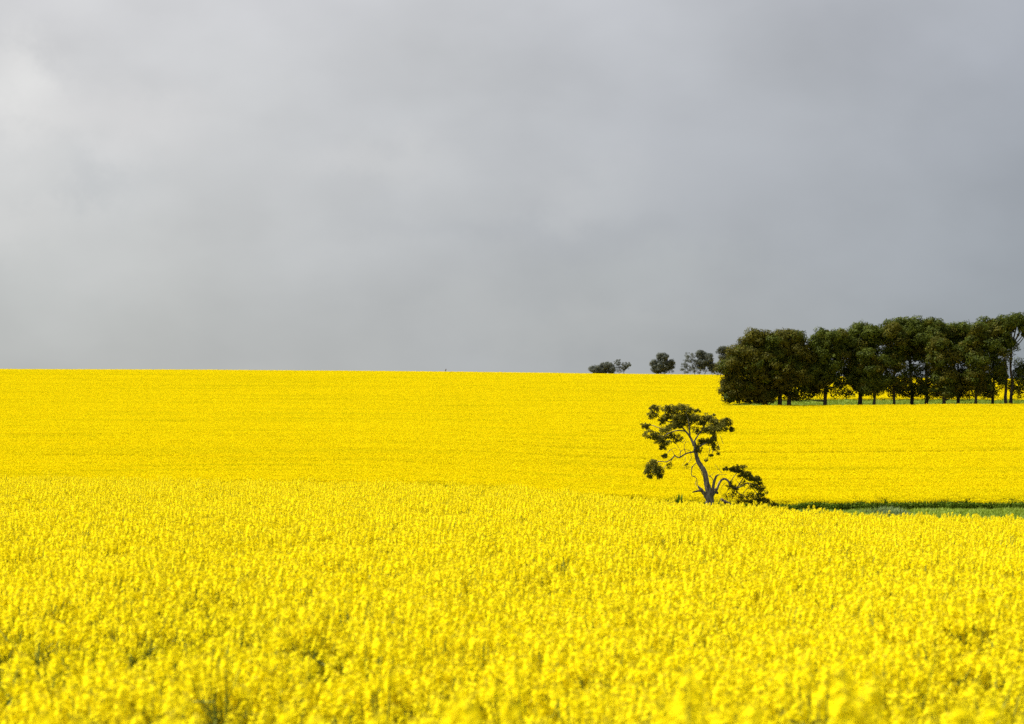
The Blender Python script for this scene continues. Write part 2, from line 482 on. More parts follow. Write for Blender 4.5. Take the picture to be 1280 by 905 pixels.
def canola(seed, H=1.2, nbr=6, nflow=15, leaves=7, parts=None, fs=.0235):
    """parts=None: one mesh; otherwise dict name -> MB so that the plant can be split into parts"""
    r = np.random.default_rng(seed)
    g = (lambda n: parts.setdefault(n, MB())) if parts is not None else None
    one = MB()
    stem = g('stem') if g else one
    top = np.array([r.normal()*.04, r.normal()*.04, H*0.9])
    midp = np.array([r.normal()*.02, r.normal()*.02, H*0.5])
    tube(stem, [(0, 0, -0.05, .008), (*midp, .0065), (*top, .004)], 4, 2, per=2)
    raceme(g('flower_head_0') if g else one, top, np.array([r.normal()*.1, r.normal()*.1, 1]), H*0.080, r, nflow + 3, fs=fs)
    for b in range(nbr):
        t = r.uniform(0.52, 0.82)
        start = midp + (top - midp) * ((t*H - midp[2]) / (top[2] - midp[2]))
        a = b * 2.4 + r.uniform(-.5, .5)
        reach = r.uniform(0.06, 0.24)
        end = np.array([start[0] + math.cos(a)*reach, start[1] + math.sin(a)*reach, H * r.uniform(0.68, 0.94)])
        knee = (start + end) / 2 + np.array([math.cos(a), math.sin(a), 0]) * reach * 0.25
        tube(stem, [(*start, .004), (*knee, .0035), (*end, .003)], 3, 2, per=1)
        ax = np.array([math.cos(a)*.2, math.sin(a)*.2, 1]) + r.normal(size=3)*.08
        raceme(g('flower_head_%d' % (b + 1)) if g else one, end, ax, H * r.uniform(0.045, 0.072), r, nflow, fs=fs)
    lf = g('leaf') if g else one
    for i in range(leaves):
        h = r.uniform(0.12, 0.68) * H; a = r.uniform(0, 6.28); L = r.uniform(.10, .24) * (1.15 - h/H)
        o = np.array([math.cos(a), math.sin(a), 0]); s = np.array([-o[1], o[0], 0])
        b0 = np.array([midp[0], midp[1], h]); m_ = b0 + o*L*.55 + np.array([0, 0, L*.35]); e = b0 + o*L + np.array([0, 0, L*r.uniform(-.1, .4)])
        lf.add([b0, m_ - s*L*.22, e, m_ + s*L*.22], [(0, 1, 2, 3)], 3)
    return one
CMATS = [M_petal, M_bud, M_stem, M_cleaf]

def field_points(y0, y1, dens, xk=0.245, xm=4.0, seed=1):
    """uniform random ground positions, a wedge a bit wider than the view"""
    r = np.random.default_rng(seed)
    area_n = int(dens * ((y1**2 - y0**2) * xk + 2 * xm * (y1 - y0)))
    Y = np.empty(0); X = np.empty(0)
    w1 = 2 * (xk * y1 + xm)
    n = int(dens * w1 * (y1 - y0))
    Y = r.uniform(y0, y1, n); X = r.uniform(-w1/2, w1/2, n)
    keep = np.abs(X) < xk * Y + xm
    return X[keep], Y[keep], r

def vnoise(X, Y, seed):
    """smooth value noise in the plane, 0..1"""
    r = np.random.default_rng(seed); T = r.random((64, 64))
    i, j = np.floor(X).astype(int), np.floor(Y).astype(int)
    fx, fy = X - i, Y - j; fx = fx*fx*(3-2*fx); fy = fy*fy*(3-2*fy)
    g_ = lambda a, b: T[a % 64, b % 64]
    return (g_(i, j)*(1-fx) + g_(i+1, j)*fx)*(1-fy) + (g_(i, j+1)*(1-fx) + g_(i+1, j+1)*fx)*fy

# foreground crop, plant by plant
protos = [proto(canola(100 + i, 1.2, [8, 10, 11, 9, 12, 8, 11, 10, 7, 11][i], 17), 'p', CMATS) for i in range(10)]
X, Y, r = field_points(3.2, 100, 44, seed=11)
crest_d = np.interp(X / Y, U, CREST_D)
keep = (Y < crest_d + 8 + 3*vnoise(X/4, Y/4, 3))
# thin places and gaps
th = vnoise(X/1.1, Y/1.1, 5) * 0.6 + vnoise(X/3.7, Y/3.7, 6) * 0.4
keep &= r.random(len(X)) < np.clip(np.interp(Y, [13, 24, 45], [-1.35, -0.1, 0.5]) + np.interp(Y, [13, 24, 45], [3.5, 1.8, 1.3]) * th, 0, 1)
X, Y = X[keep], Y[keep]
n = len(X)
hs = (0.88 + 0.20 * vnoise(X/1.7, Y/1.7, 8) + 0.10 * vnoise(X/0.5, Y/0.5, 9)) * r.normal(1.0, 0.085, n)
hs = np.clip(hs * np.interp(Y, [10, 45], [0.90, 0.86]), 0.6, 1.2)
wid = r.uniform(0.85, 1.2, n)
scatter('canola_crop', np.stack([X, Y, ground(X, Y)], 1), r.uniform(0, 6.28, n), r.normal(0, .06, (n, 2)),
        np.stack([wid, wid, hs], 1), r.integers(0, len(protos), n), protos,
        'yellow flowering canola crop filling the foreground up to the lone tree', 'canola crop')
print('foreground plants', n)

# far crop, in small stands of flower heads with stems
def stand(seed, size, heads, leafy=0):
    r = np.random.default_rng(seed); mb = MB()
    P = r.uniform(-size/2, size/2, (heads, 2))
    V, Fc, S, SF = [], [], [], []
    for (x, y) in P:
        z = 1.2 * r.normal(0.93, 0.06)
        c = np.array([x, y, z]); hgt = r.uniform(.10, .20); w = r.uniform(.03, .052)
        for q in range(5):
            d = unit(r.normal(size=3)); u = unit(np.cross(d, r.normal(size=3))); v = np.cross(d, u)
            cc = c + np.array([r.normal()*w*.5, r.normal()*w*.5, r.uniform(-hgt, hgt*.3)])
            k = len(V); V += [cc - u*w, cc + v*w*.8, cc + u*w, cc - v*w*.8]; Fc.append((k, k+1, k+2, k+3))
        k = len(S); a = r.uniform(0, 3.14); dx, dy = math.cos(a)*.008, math.sin(a)*.008
        S += [np.array([x-dx, y-dy, 0]), np.array([x+dx, y+dy, 0]), np.array([x+dx*.6, y+dy*.6, z-hgt*.5]), np.array([x-dx*.6, y-dy*.6, z-hgt*.5])]
        SF.append((k, k+1, k+2, k+3))
    mb.add(V, Fc, 0); mb.add(S, SF, 2)
    V, Fc = [], []
    for i in range(leafy):
        c = np.array([*r.uniform(-size/2, size/2, 2), r.uniform(0.08, 0.86)])
        d = unit(r.normal(size=3)); u = unit(np.cross(d, r.normal(size=3))); v = np.cross(d, u); L = r.uniform(.05, .13)
        k = len(V); V += [c - u*L, c + v*L*.45, c + u*L, c - v*L*.45]; Fc.append((k, k+1, k+2, k+3))
    if V: mb.add(V, Fc, 3)
    return mb
def edge_wave(X):
    return D_EDGE + 1.6 * (vnoise(X/5.0, X*0, 21) - .5) + 1.2 * (vnoise(X/1.3, X*0, 22) - .5)
def in_pine_strip(X, Y):
    far = 384 + 30 * np.clip((X / Y * F + CX - 900) / 90, 0, 1) ** .6
    return (X / Y * F + CX > 900) & (Y > 381) & (Y < far)
protos = [proto(stand(300 + i, 1.5, 200), 'p', [M_head] + CMATS[1:]) for i in range(6)]
r = np.random.default_rng(31)
gx, gy = np.meshgrid(np.arange(-175, 175, 1.06), np.arange(D_EDGE + 1.5, 640, 1.06))
X = gx.ravel() + r.uniform(-.32, .32, gx.size); Y = gy.ravel() + r.uniform(-.32, .32, gx.size)
inside = np.abs(X) < 0.245 * Y + 12
X, Y = X[inside], Y[inside]
keep = (Y > edge_wave(X) + 2.2) & ~in_pine_strip(X, Y)
# wheel tracks following the contour, and thin places
wig = Y + 6 * np.sin(X / 47.0) + 3 * np.sin(X / 19.0 + 1.0) + 0.04 * X
track = np.abs(((wig / 36.0) % 1.0) - 0.5) * 36.0
low = (track < 0.9) & (vnoise(X/14, Y/30, 41) > 0.42)
X, Y, low = X[keep], Y[keep], low[keep]; n = len(X)
hs = 0.88 + 0.13 * vnoise(X/60 + Y/90, Y/2.6, 43) + 0.05 * vnoise(X/25, Y/1.4, 44) + 0.03 * vnoise(X/4, Y/1.2, 48) + r.normal(0, .012, n) - 0.14 * low
scatter('canola_crop', np.stack([X, Y, ground(X, Y)], 1), r.uniform(0, 6.28, n), r.normal(0, .01, (n, 2)),
        np.stack([np.ones(n), np.ones(n), hs], 1), r.integers(0, len(protos), n), protos,
        'yellow canola crop covering the far hillside up to the skyline', 'canola crop')
print('far stands', n)

# the near edge of the far crop: leafy green flank below few flowers
protos = [proto(stand(400 + i, 0.8, [14, 22, 30, 18][i], 260), 'p', [M_head] + CMATS[1:]) for i in range(4)]
r = np.random.default_rng(51)
n, n2 = 3600, 900
X = np.concatenate([r.uniform(-56, 62, n), r.uniform(40, 100, n2)])
E = edge_wave(X); E[n:] = 413.5 + (E[n:] - D_EDGE)
Y = E + r.uniform(-0.5, 3.2, n + n2); n += n2
pick = np.where(Y - E < 0.8, r.integers(0, 2, n), r.integers(1, 4, n))
hs = (0.80 + 0.16 * vnoise(X/3, Y/3, 45) + 0.22 * vnoise(X/0.9, Y/0.9, 46)) * np.where(Y - E < 0.3, 0.86, 1.0)
hs *= np.where(vnoise(X/7.0, X*0, 47) < 0.3, 0.8, 1.0)
scatter('canola_crop_edge', np.stack([X, Y, ground(X, Y)], 1), r.uniform(0, 6.28, n), r.normal(0, .03, (n, 2)),
        np.stack([np.ones(n), np.ones(n), hs], 1), pick, protos,
        'dark green leafy flank of the far canola crop behind the grass strips', 'canola crop')

# grass of the strip between the crops and under the pines
def tuft(seed, nb, h, spread, w=.012):
    r = np.random.default_rng(seed); mb = MB(); V, Fc = [], []
    for i in range(nb):
        b = np.array([*r.normal(0, spread, 2), 0]); a = r.uniform(0, 6.28); L = h * r.uniform(.5, 1.2)
        o = np.array([math.cos(a), math.sin(a), 0]); s = np.array([-o[1], o[0], 0]) * w
        m_ = b + np.array([0, 0, L*.65]) + o*L*.15; e = b + np.array([0, 0, L]) + o*L*.5
        k = len(V); V += [b - s, b + s, m_ + s*.8, m_ - s*.8, e]; Fc += [(k, k+1, k+2, k+3), (k+3, k+2, k+4)]
    mb.add(V, Fc, 0); return mb
protos = [proto(tuft(500, 60, .16, .22), 'p', [M_grass]), proto(tuft(501, 60, .24, .2), 'p', [M_grass]),
          proto(tuft(502, 50, .12, .25), 'p', [M_grass]), proto(tuft(503, 70, .30, .16), 'p', [M_weed])]
r = np.random.default_rng(61)
n = 42000
X = r.uniform(-30, 60, n); Y = r.uniform(92, D_EDGE + 0.5, n)
keep = Y < edge_wave(X) + 0.4
keep &= np.abs(X) < 0.25 * Y + 6
X1, Y1 = X[keep], Y[keep]
n = 14000
Y2 = r.uniform(381, 415, n); X2 = r.uniform(30, 100, n); k2 = in_pine_strip(X2, Y2); X2, Y2 = X2[k2], Y2[k2]
X, Y = np.concatenate([X1, X2]), np.concatenate([Y1, Y2]); n = len(X)
weed = .55 * vnoise(X/3.5, Y/6.0, 62) + .45 * vnoise(X/.9, Y/2.5, 64)
pick = np.where((weed > 0.73) & (Y < 300), 3, r.integers(0, 3, n))
s = r.uniform(.8, 1.5, n) * np.where(Y > 300, 1.9, 1.0) * (0.45 + 0.7*vnoise(X/5, Y/8, 63) + 0.6*vnoise(X/.8, Y/2.5, 65))
scatter('grass', np.stack([X, Y, ground(X, Y)], 1), r.uniform(0, 6.28, n), r.normal(0, .1, (n, 2)),
        np.stack([s, s, s], 1), pick, protos, 'green grass strip between the two canola crops and under the pines', 'grass')

# ------------------------------------------------------------------ the lone old tree
TD = 180.0
SC = TD / F
def za(x, y):  # coordinates read off an enlargement of the crown (scale 9.046, origin 795,500)
    return 795 + x / 9.046, 500 + y / 9.046
def zb(x, y):  # the same for the lower right part (scale 9.846, origin 850,565)
    return 850 + x / 9.846, 565 + y / 9.846
def P(px, py, dy=0.0, wpx=1.0):
    p = at(px, py, TD + dy)
    return (*p, wpx * SC / 2)
base = on_ground(887, TD)
tree = empty('old_tree', base)
tag(tree, 'lone gnarled old tree with leaning trunk and a lopsided crown in the yellow field', 'tree')
def part(mb, name, mats, parent, smooth=False):
    o = mb.build(name, mats, parent, smooth, origin=base)
    return o
rt = np.random.default_rng(70)
mb = MB()
gz = base[2]
tube(mb, [(base[0], TD, gz - .4, .48), (base[0], TD, gz + .12, .36), P(887.5, 624, 0, 9.5), P(886.3, 616, 0, 8.6), P(884.4, 608, 0, 7.4), P(882.6, 600, 0, 6.6),
          P(881.6, 592, 0, 6.2), P(878.3, 585.5, .1, 6.0), P(873.5, 578.5, .15, 5.6), P(870.8, 571, .1, 5.0), P(869.4, 563, 0, 4.6),
          P(868.6, 556, 0, 4.4), P(867, 551.5, 0, 3.6)], 12, 0, .07, 4, rt)
# root flare
for a, L in ((0.4, .7), (2.2, .8), (3.6, .8), (5.2, .7)):
    q = np.array([base[0], TD, gz])
    tube(mb, [(q[0], q[1], q[2] + .6, .2), (q[0] + math.cos(a)*L*.5, q[1] + math.sin(a)*L*.5, q[2] + .22, .2), (q[0] + math.cos(a)*L, q[1] + math.sin(a)*L, q[2] - .15, .09)], 7, 0, .08, 3, rt)
trunk = part(mb, 'trunk', M_bark_old, tree, True)
def branch(pts, name='branch', mat=None, sides=7, parent=None, rough=.05, per=3, conv=None):
    m = MB()
    q = []
    for p in pts:
        x, y = conv(p[0], p[1]) if conv else (p[0], p[1])
        q.append(P(x, y, p[3] if len(p) > 3 else 0, p[2]))
    tube(m, q, sides, 0, rough, per, rt)
    return part(m, name, mat or M_bark_old, parent or tree, True)
# big limbs of the crown (x, y, width px, depth offset m)
branch([(655, 520, 3.4), (635, 465, 3.0), (600, 400, 2.6, .3), (545, 335, 2.2, .4), (480, 262, 1.9, .5), (420, 200, 1.5, .5), (380, 130, 1.0, .4)], 'limb', conv=za)
branch([(612, 420, 2.0, .2), (606, 360, 1.9, -.2), (600, 300, 1.6, -.4), (590, 220, 1.2, -.5), (560, 130, .8, -.6)], 'limb', conv=za)
branch([(680, 585, 3.8), (705, 540, 2.9, -.1), (745, 508, 2.5, -.3), (800, 482, 2.2, -.5), (850, 445, 2.0, -.5), (884, 385, 1.7, -.3), (905, 310, 1.3, 0), (980, 280, 1.0, .2), (1060, 290, .6, .3)], 'limb', conv=za)
branch([(640, 500, 2.0), (700, 400, 1.7, .5), (760, 320, 1.5, .8), (800, 240, 1.1, .9), (860, 190, .7, 1.0)], 'limb', conv=za)
branch([(560, 352, 1.9, .4), (470, 345, 1.6, -.2), (380, 370, 1.4, -.5), (300, 410, 1.2, -.6), (200, 400, .9, -.6), (120, 400, .5, -.6)], 'limb', conv=za)
branch([(480, 262, 1.6, .5), (390, 245, 1.3, .7), (310, 230, 1.1, .8), (230, 170, .8, .8), (180, 110, .5, .8)], 'limb', conv=za)
branch([(300, 330, 1.0, -.3), (220, 300, .9, -.2), (180, 285, .7, -.1), (110, 290, .5, 0)], 'branch', conv=za)
# the long low branch with the hanging foliage ball
branch([(665, 583, 2.6), (620, 592, 2.0, -.2), (570, 604, 1.8, -.4), (530, 626, 1.7, -.5), (490, 650, 1.6, -.6), (455, 640, 1.6, -.6), (437, 626, 1.6, -.6), (420, 650, 1.5, -.7),
        (390, 675, 1.4, -.7), (340, 700, 1.2, -.8), (270, 694, 1.0, -.8), (220, 715, .8, -.8), (200, 780, .5, -.8)], 'branch', conv=za)
branch([(415, 655, .9, -.7), (390, 700, .8, -.6), (350, 730, .7, -.6), (315, 765, .6, -.7)], 'twig', conv=za, sides=4)
# bare twigs below the crown
for pts in ([(630, 590, .8), (600, 570, .7), (555, 560, .6), (510, 575, .5), (490, 610, .4)],
            [(560, 600, .7), (545, 540, .6), (560, 480, .5), (600, 470, .4)],
            [(500, 640, .7), (500, 580, .6), (470, 520, .5), (430, 480, .4)],
            [(437, 626, .7), (400, 560, .6), (365, 590, .5), (350, 625, .5)],
            [(365, 590, .5), (420, 545, .5), (470, 560, .35)],
            [(620, 600, .7), (625, 660, .6), (600, 700, .5), (560, 740, .5), (548, 780, .4)],
            [(560, 640, .5), (555, 690, .45), (520, 740, .3)],
            [(680, 715, .9), (645, 745, .8), (630, 765, .8), (629, 850, .8), (665, 865, .7), (683, 895, .6)],
            [(740, 790, .8), (735, 815, .6), (760, 850, .5)],
            [(835, 540, .7), (825, 600, .6), (812, 650, .6), (795, 680, .9)],
            [(870, 500, .8), (872, 570, .7), (850, 628, .7)],
            [(900, 440, .8), (935, 520, .6), (945, 570, .5)],
            [(950, 400, .7), (970, 450, .6), (985, 500, .5)],
            [(480, 450, .8), (520, 480, .6), (560, 440, .5)],
            [(700, 560, .8), (730, 590, .6), (745, 560, .5)]):
    branch(pts, 'twig', conv=za, sides=4, rough=.12)
# lower limbs: broken upright stub, arching limb, stump, hanging dead wood
branch([(385, 560, 6.0), (398, 500, 4.4), (405, 450, 3.9), (414, 390, 3.4), (430, 335, 3.0), (448, 298, 2.6), (478, 278, 1.0)], 'limb', conv=zb, sides=9)
branch([(470, 282, .7), (520, 278, .5), (580, 278, .5)], 'twig', conv=zb, sides=4)
branch([(520, 265, .5), (470, 208, .5), (425, 145, .4)], 'twig', conv=zb, sides=4)
branch([(395, 545, 3.6, -.1), (430, 495, 3.4, -.3), (455, 455, 3.2, -.5), (475, 405, 2.9, -.6), (508, 348, 2.7, -.6), (555, 332, 2.6, -.6), (600, 365, 2.6, -.6), (625, 420, 2.3, -.6),
        (690, 440, 1.9, -.5), (760, 420, 1.7, -.4), (830, 380, 1.5, -.3), (900, 400, 1.2, -.3), (970, 430, .8, -.3)], 'limb', conv=zb, sides=9)
branch([(432, 448, 2.6, -.6), (445, 480, 3.8, -.6), (458, 508, 3.4, -.6), (462, 520, 1.5, -.6)], 'knot', mat=M_bark_rot, conv=zb, rough=.18)
branch([(350, 580, 7.0), (305, 520, 5.2), (262, 470, 4.2), (228, 430, 2.4), (218, 412, .8)], 'stump', conv=zb, sides=9, rough=.13)
branch([(275, 480, 3.2, -.1), (235, 478, 3.0, -.1), (195, 485, 2.2, -.1), (152, 494, 1.4, -.1)], 'stump', mat=M_bark_rot, conv=zb, rough=.2)
branch([(195, 140, .8), (152, 188, .8), (142, 250, .8), (144, 292, .8), (185, 308, .8), (208, 345, .9), (213, 420, .8)], 'twig', conv=zb, sides=4)
branch([(350, 292, 1.0), (380, 305, 1.0), (402, 340, .9), (410, 380, .7)], 'twig', conv=zb, sides=5)
branch([(205, 345, .6), (190, 385, .5), (200, 430, .4)], 'twig', conv=zb, sides=4)
branch([(255, 225, .5), (275, 285, .7), (300, 310, .9)], 'twig', conv=zb, sides=4)
branch([(430, 245, .35), (390, 280, .4), (360, 305, .5)], 'twig', conv=zb, sides=4)
# scaffold of the low bush
for pts in ([(620, 415, 1.6), (640, 340, 1.2), (690, 270, 1.0), (740, 210, .6)],
            [(700, 440, 1.6), (760, 350, 1.2), (800, 290, 1.0), (860, 300, .6)],
            [(690, 445, 1.5), (710, 500, 1.2), (790, 540, 1.0), (840, 600, .8)],
            [(830, 385, 1.4), (900, 450, 1.2), (950, 520, 1.3), (985, 590, 1.4), (1080, 625, 1.0)],
            [(700, 445, 1.0), (660, 500, .8), (640, 570, .6)],
            [(625, 420, .9), (590, 470, .6), (560, 520, .4)],
            [(560, 380, .6), (520, 420, .5), (500, 470, .4), (510, 560, .35)],
            [(860, 420, .9), (800, 480, .7), (760, 560, .6), (740, 620, .5)],
            [(950, 520, .9), (880, 560, .7), (820, 580, .5)],
            [(900, 340, .8), (960, 380, .7), (1020, 450, .6), (1070, 540, .5)],
            [(780, 420, .7), (720, 380, .6), (690, 330, .5)]):
    branch(pts, 'branch', conv=zb, sides=5, rough=.08)
# a fallen broken piece by the foot
branch([(498, 600, 2.0, -.8), (512, 590, 4.5, -.8), (545, 615, 5.0, -.8), (600, 640, 3.5, -.8), (640, 652, 1.5, -.8)], 'fallen_limb', mat=M_bark_rot, conv=zb, rough=.15)

def clumps(lst, conv, scale, size):
    for (x, y, rx, ry, dens, dy) in lst:
        px, py = conv(x, y)
        c = at(px, py, TD + dy)
        m = MB()
        RX, RY = rx / scale * SC * 1.18, ry / scale * SC * 1.15
        RD = 0.5 * (RX + RY) * 0.9
        n = int(4600 * dens * (RX * RY + .05))
        # split into small sprays so that the outline is uneven
        ns = max(5, int(24 * RX * RY / .16))
        per = max(9, int(n * 1.0) // ns)
        for _ in range(ns):
            d = unit(rt.normal(size=3)) * rt.uniform(.0, 1.0) ** .5
            cc = c + d * np.array([RX, RD, RY])
            s = rt.uniform(.20, .42)
            leaf_cloud(m, cc, (max(.13, RX * s), max(.13, RD * s), max(.11, RY * s)), per, size, rt, .45, .5, 1.0)
        part(m, 'foliage_clump', M_old, tree)['kind'] = 'stuff'
crown = [(110, 290, 52, 34, 1, 0), (150, 392, 72, 42, 1, -.6), (245, 425, 70, 50, 1, -.5), (300, 470, 85, 48, 1.1, -.6), (298, 538, 44, 20, 1, -.5), (342, 627, 40, 22, .8, -.6),
         (185, 165, 55, 52, .75, .8), (235, 95, 62, 34, .8, .8), (185, 85, 26, 25, .8, .8), (350, 95, 45, 35, .8, .4), (420, 105, 65, 48, .95, .4), (510, 95, 70, 45, .95, -.5), (585, 115, 60, 48, .95, -.6),
         (285, 230, 62, 40, .95, .8), (375, 180, 70, 50, .9, .6), (470, 200, 72, 55, 1, .2), (565, 195, 70, 60, 1, -.3), (650, 205, 70, 62, 1, .4), (700, 130, 34, 18, .8, .8),
         (745, 235, 68, 55, 1, .8), (820, 200, 68, 52, 1, .9), (875, 265, 68, 58, 1.1, .4), (950, 305, 70, 62, 1.1, .1), (1020, 260, 55, 48, 1, .2), (1080, 320, 34, 28, 1, .3), (1035, 212, 22, 18, .8, .2),
         (850, 330, 80, 50, 1, -.3), (885, 400, 30, 60, 1, -.3), (872, 520, 26, 60, 1, -.4), (330, 330, 70, 48, .9, -.3), (430, 290, 70, 48, .9, .2), (525, 275, 70, 42, .9, .3),
         (400, 400, 60, 42, .85, -.3), (470, 440, 50, 40, .8, -.2), (690, 350, 50, 50, .45, .7), (775, 340, 40, 40, .6, .6), (720, 465, 55, 26, .9, -.2), (705, 555, 38, 45, .9, -.1), (790, 475, 55, 38, .9, -.4),
         (855, 465, 35, 50, 1, -.5), (200, 775, 80, 72, 1.25, -.8), (255, 815, 52, 60, 1.2, -.8), (130, 790, 45, 55, 1, -.7), (150, 865, 35, 22, .8, -.8), (270, 870, 28, 22, .8, -.8), (200, 700, 35, 22, .8, -.8),
         (385, 745, 34, 34, .3, -.7), (600, 300, 50, 40, .5, 0), (930, 545, 18, 40, .25, .1), (850, 628, 24, 8, .5, -.4), (930, 610, 22, 7, .5, -.1), (795, 680, 12, 10, .5, -.4), (575, 745, 22, 28, .18, 0)]
clumps(crown, za, 9.046, .105)
bush = [(570, 208, 34, 22, .8, -.3), (640, 228, 55, 36, .9, -.3), (720, 215, 66, 45, 1, -.3), (780, 265, 62, 52, 1.1, -.3), (835, 300, 55, 46, 1.1, -.3), (895, 330, 62, 42, 1, -.3), (960, 350, 45, 44, 1, -.2),
        (980, 425, 55, 55, .8, -.2), (1015, 500, 52, 55, .6, -.2), (905, 410, 60, 46, .6, -.3), (615, 405, 40, 45, .7, -.6), (675, 445, 45, 30, .7, -.5), (780, 395, 50, 36, .35, -.4), (960, 560, 66, 52, .7, -.2),
        (1040, 605, 75, 38, 1, -.1), (940, 620, 72, 36, .9, -.2), (865, 545, 66, 56, .4, -.3), (765, 560, 76, 52, .33, -.3), (680, 530, 76, 56, .28, -.3), (740, 618, 60, 26, .5, -.3), (840, 620, 60, 26, .6, -.2),
        (1140, 640, 55, 24, .9, 0), (590, 560, 60, 60, .1, -.3), (760, 180, 60, 14, .5, -.3)]
clumps([(a, b_, c, d, e * 1.0, f) for (a, b_, c, d, e, f) in bush], zb, 9.846, .098)

# ------------------------------------------------------------------ trees of leaf clumps (pines, gums)
def leafy_tree(name, label, cat, group, px, D, foot_w, lobes, mat, bark, trunks=None, clump=1.0, leaf=.26, dens=1.0, seed=0, twigs=12, sparse=(), warm=None):
    """lobes: (x, y, rx, ry) in photo pixels at depth D; filled with clumps of leaves; trunks: list of (x_foot, x_top, y_top)"""
    r = np.random.default_rng(seed)
    s = D / F
    b = on_ground(px, D)
    t = empty(name, b); tag(t, label, cat, group)
    trunks = trunks or [(px, px, min(l[1] for l in lobes) + 10)]
    tops = []
    for (xf, xt, yt) in trunks:
        m = MB()
        f = on_ground(xf, D); tp = at(xt, yt, D)
        w = foot_w * s / 2
        pts = [(f[0], f[1], f[2] - .3, w * 1.5), (f[0], f[1], f[2] + .25, w * 1.1)]
        for k in range(1, 7):
            a = k / 6
            q = f + (tp - f) * a
            pts.append((q[0] + r.normal() * .12, q[1] + r.normal() * .12, q[2], w * (1 - .8 * a)))
        tube(m, pts, 8, 0, .06, 3, r)
        m.build('trunk', bark, t, True, origin=b)
        tops.append((f, tp, w))
    # limbs from the trunk into the lobes
    lm = 0
    crown_mb = MB()
    centres = []
    for (x, y, rx, ry) in lobes:
        RX, RY = rx * s, ry * s
        RD = max(1.2 * clump, min(RX, RY * 1.6)) * .95
        c = at(x, y, D + r.uniform(-.3, .3) * RD)
        nc = max(4, int(1.15 * (RX * RY + RX * RD + RY * RD) / (clump ** 2)))
        leaf_cloud(crown_mb, c, (RX*.72, RD*.72, RY*.72), int(26 * (RX*RY + RX*RD) / clump**2), leaf * 2.2, r, .3, .7, .3, 0 if warm is None or r.random() > .5 else 1)
        for _ in range(nc):
            d = unit(r.normal(size=3))
            d[2] = abs(d[2]) if r.random() < .62 else d[2]
            q = c + d * np.array([RX, RD, RY]) * r.uniform(.62, .92)
            if q[2] < b[2] + .3: continue
            centres.append((q, 1.0))
    for (x, y, rx, ry, dn) in sparse:
        c = at(x, y, D)
        for _ in range(max(2, int(rx * ry * s * s * 2.6 * dn))):
            d = unit(r.normal(size=3)) * r.random() ** .4
            q = c + d * np.array([rx, .8 * rx, ry]) * s
            if q[2] > b[2] + .4: centres.append((q, .6))
    for (q, k) in centres:
        cr = clump * r.choice([r.uniform(.6, 1.0), r.uniform(1.0, 1.5)]) * (.75 if k < 1 else 1)
        n = int(250 * dens * k * (cr / clump) ** 2)
        mi = 0
        if warm is not None:
            mi = 1 if r.random() < warm(q) else 0
        leaf_cloud(crown_mb, q + np.array([0, 0, cr * .1]), (cr, cr, cr * .72), n, leaf, r, .62, .42, 1.9, mi)
    crown_mb.build('crown', [mat, M_pine_warm], t, origin=b)['kind'] = 'stuff'
    # limbs reaching to some of the clumps
    sel = r.choice(len(centres), min(twigs, len(centres)), replace=False)
    for i in sel:
        q = centres[i][0]
        f, tp, w = min(tops, key=lambda a: abs(a[0][0] - q[0]))
        a = np.clip((q[2] - f[2]) / max(.1, tp[2] - f[2]) * .72, .15, .92)
        st = f + (tp - f) * a
        m = MB()
        md = (st + q) / 2 + np.array([0, 0, -.06]) * np.linalg.norm(q - st)
        tube(m, [(*st, w * .42 * (1.1 - .6 * a)), (*md, w * .28), (*q, w * .1)], 5, 0, .08, 3, r)
        m.build('limb', bark, t, True, origin=b)
    return t

PG = 'row of dark pines on the right'
def pine(px, lobes, label, D=384, seed=0, w=5.0, trunks=None, sparse=(), warm=None, clump=1.0, dens=1.0, twigs=14):
    return leafy_tree('pine_tree', label, 'pine tree', PG, px, D, w, lobes, M_pine, M_bark_pine, trunks, clump, .31, dens, seed, twigs, sparse, warm)
pine(970, [(955, 434, 30, 22), (985, 434, 28, 23), (945, 462, 30, 18), (985, 462, 28, 18), (940, 496, 34, 11), (928, 448, 22, 20), (1000, 450, 18, 22), (960, 460, 36, 26), (915, 463, 17, 16), (925, 485, 26, 15), (960, 488, 34, 17), (995, 478, 26, 22), (912, 492, 14, 12)],
     'broad olive pine with branches to the ground at the left end of the pine row', 383.5, 801, 6, [(958, 952, 430), (974, 972, 425), (985, 992, 435)], [(995, 495, 16, 8, 1)], lambda q: .8, 1.0, 1.15, 16)
pine(1031, [(1036, 424, 26, 14), (1020, 432, 14, 16), (1052, 436, 14, 18), (1034, 448, 28, 20), (1030, 468, 26, 16), (1018, 482, 14, 14), (1012, 462, 14, 16)],
     'second pine from the left of the row, green round top on a straight trunk', 385, 802, 5.2, [(1031.5, 1033, 424)], [(1040, 482, 32, 15, 2.0), (1012, 492, 12, 9, 2)], lambda q: .12)
pine(1074, [(1082, 422, 26, 16), (1064, 428, 12, 14), (1100, 424, 12, 12), (1078, 446, 26, 20), (1066, 466, 16, 16)],
     'third pine from the left, wide flat green crown over a thick dark trunk', 386, 803, 6, [(1074.5, 1080, 418)], [(1064, 482, 24, 16, 2.0), (1085, 480, 16, 16, 1.8), (1078, 464, 26, 12, 2)], lambda q: .1)
pine(1092, [(1086, 446, 11, 10), (1102, 456, 11, 11), (1090, 466, 19, 17), (1100, 478, 16, 12), (1084, 484, 12, 12)],
     'small low pine with pale tufts standing in front, fourth from the left', 382.5, 804, 4, [(1092, 1090, 448)], [(1092, 486, 16, 10, 1.2)], lambda q: .25, .85)
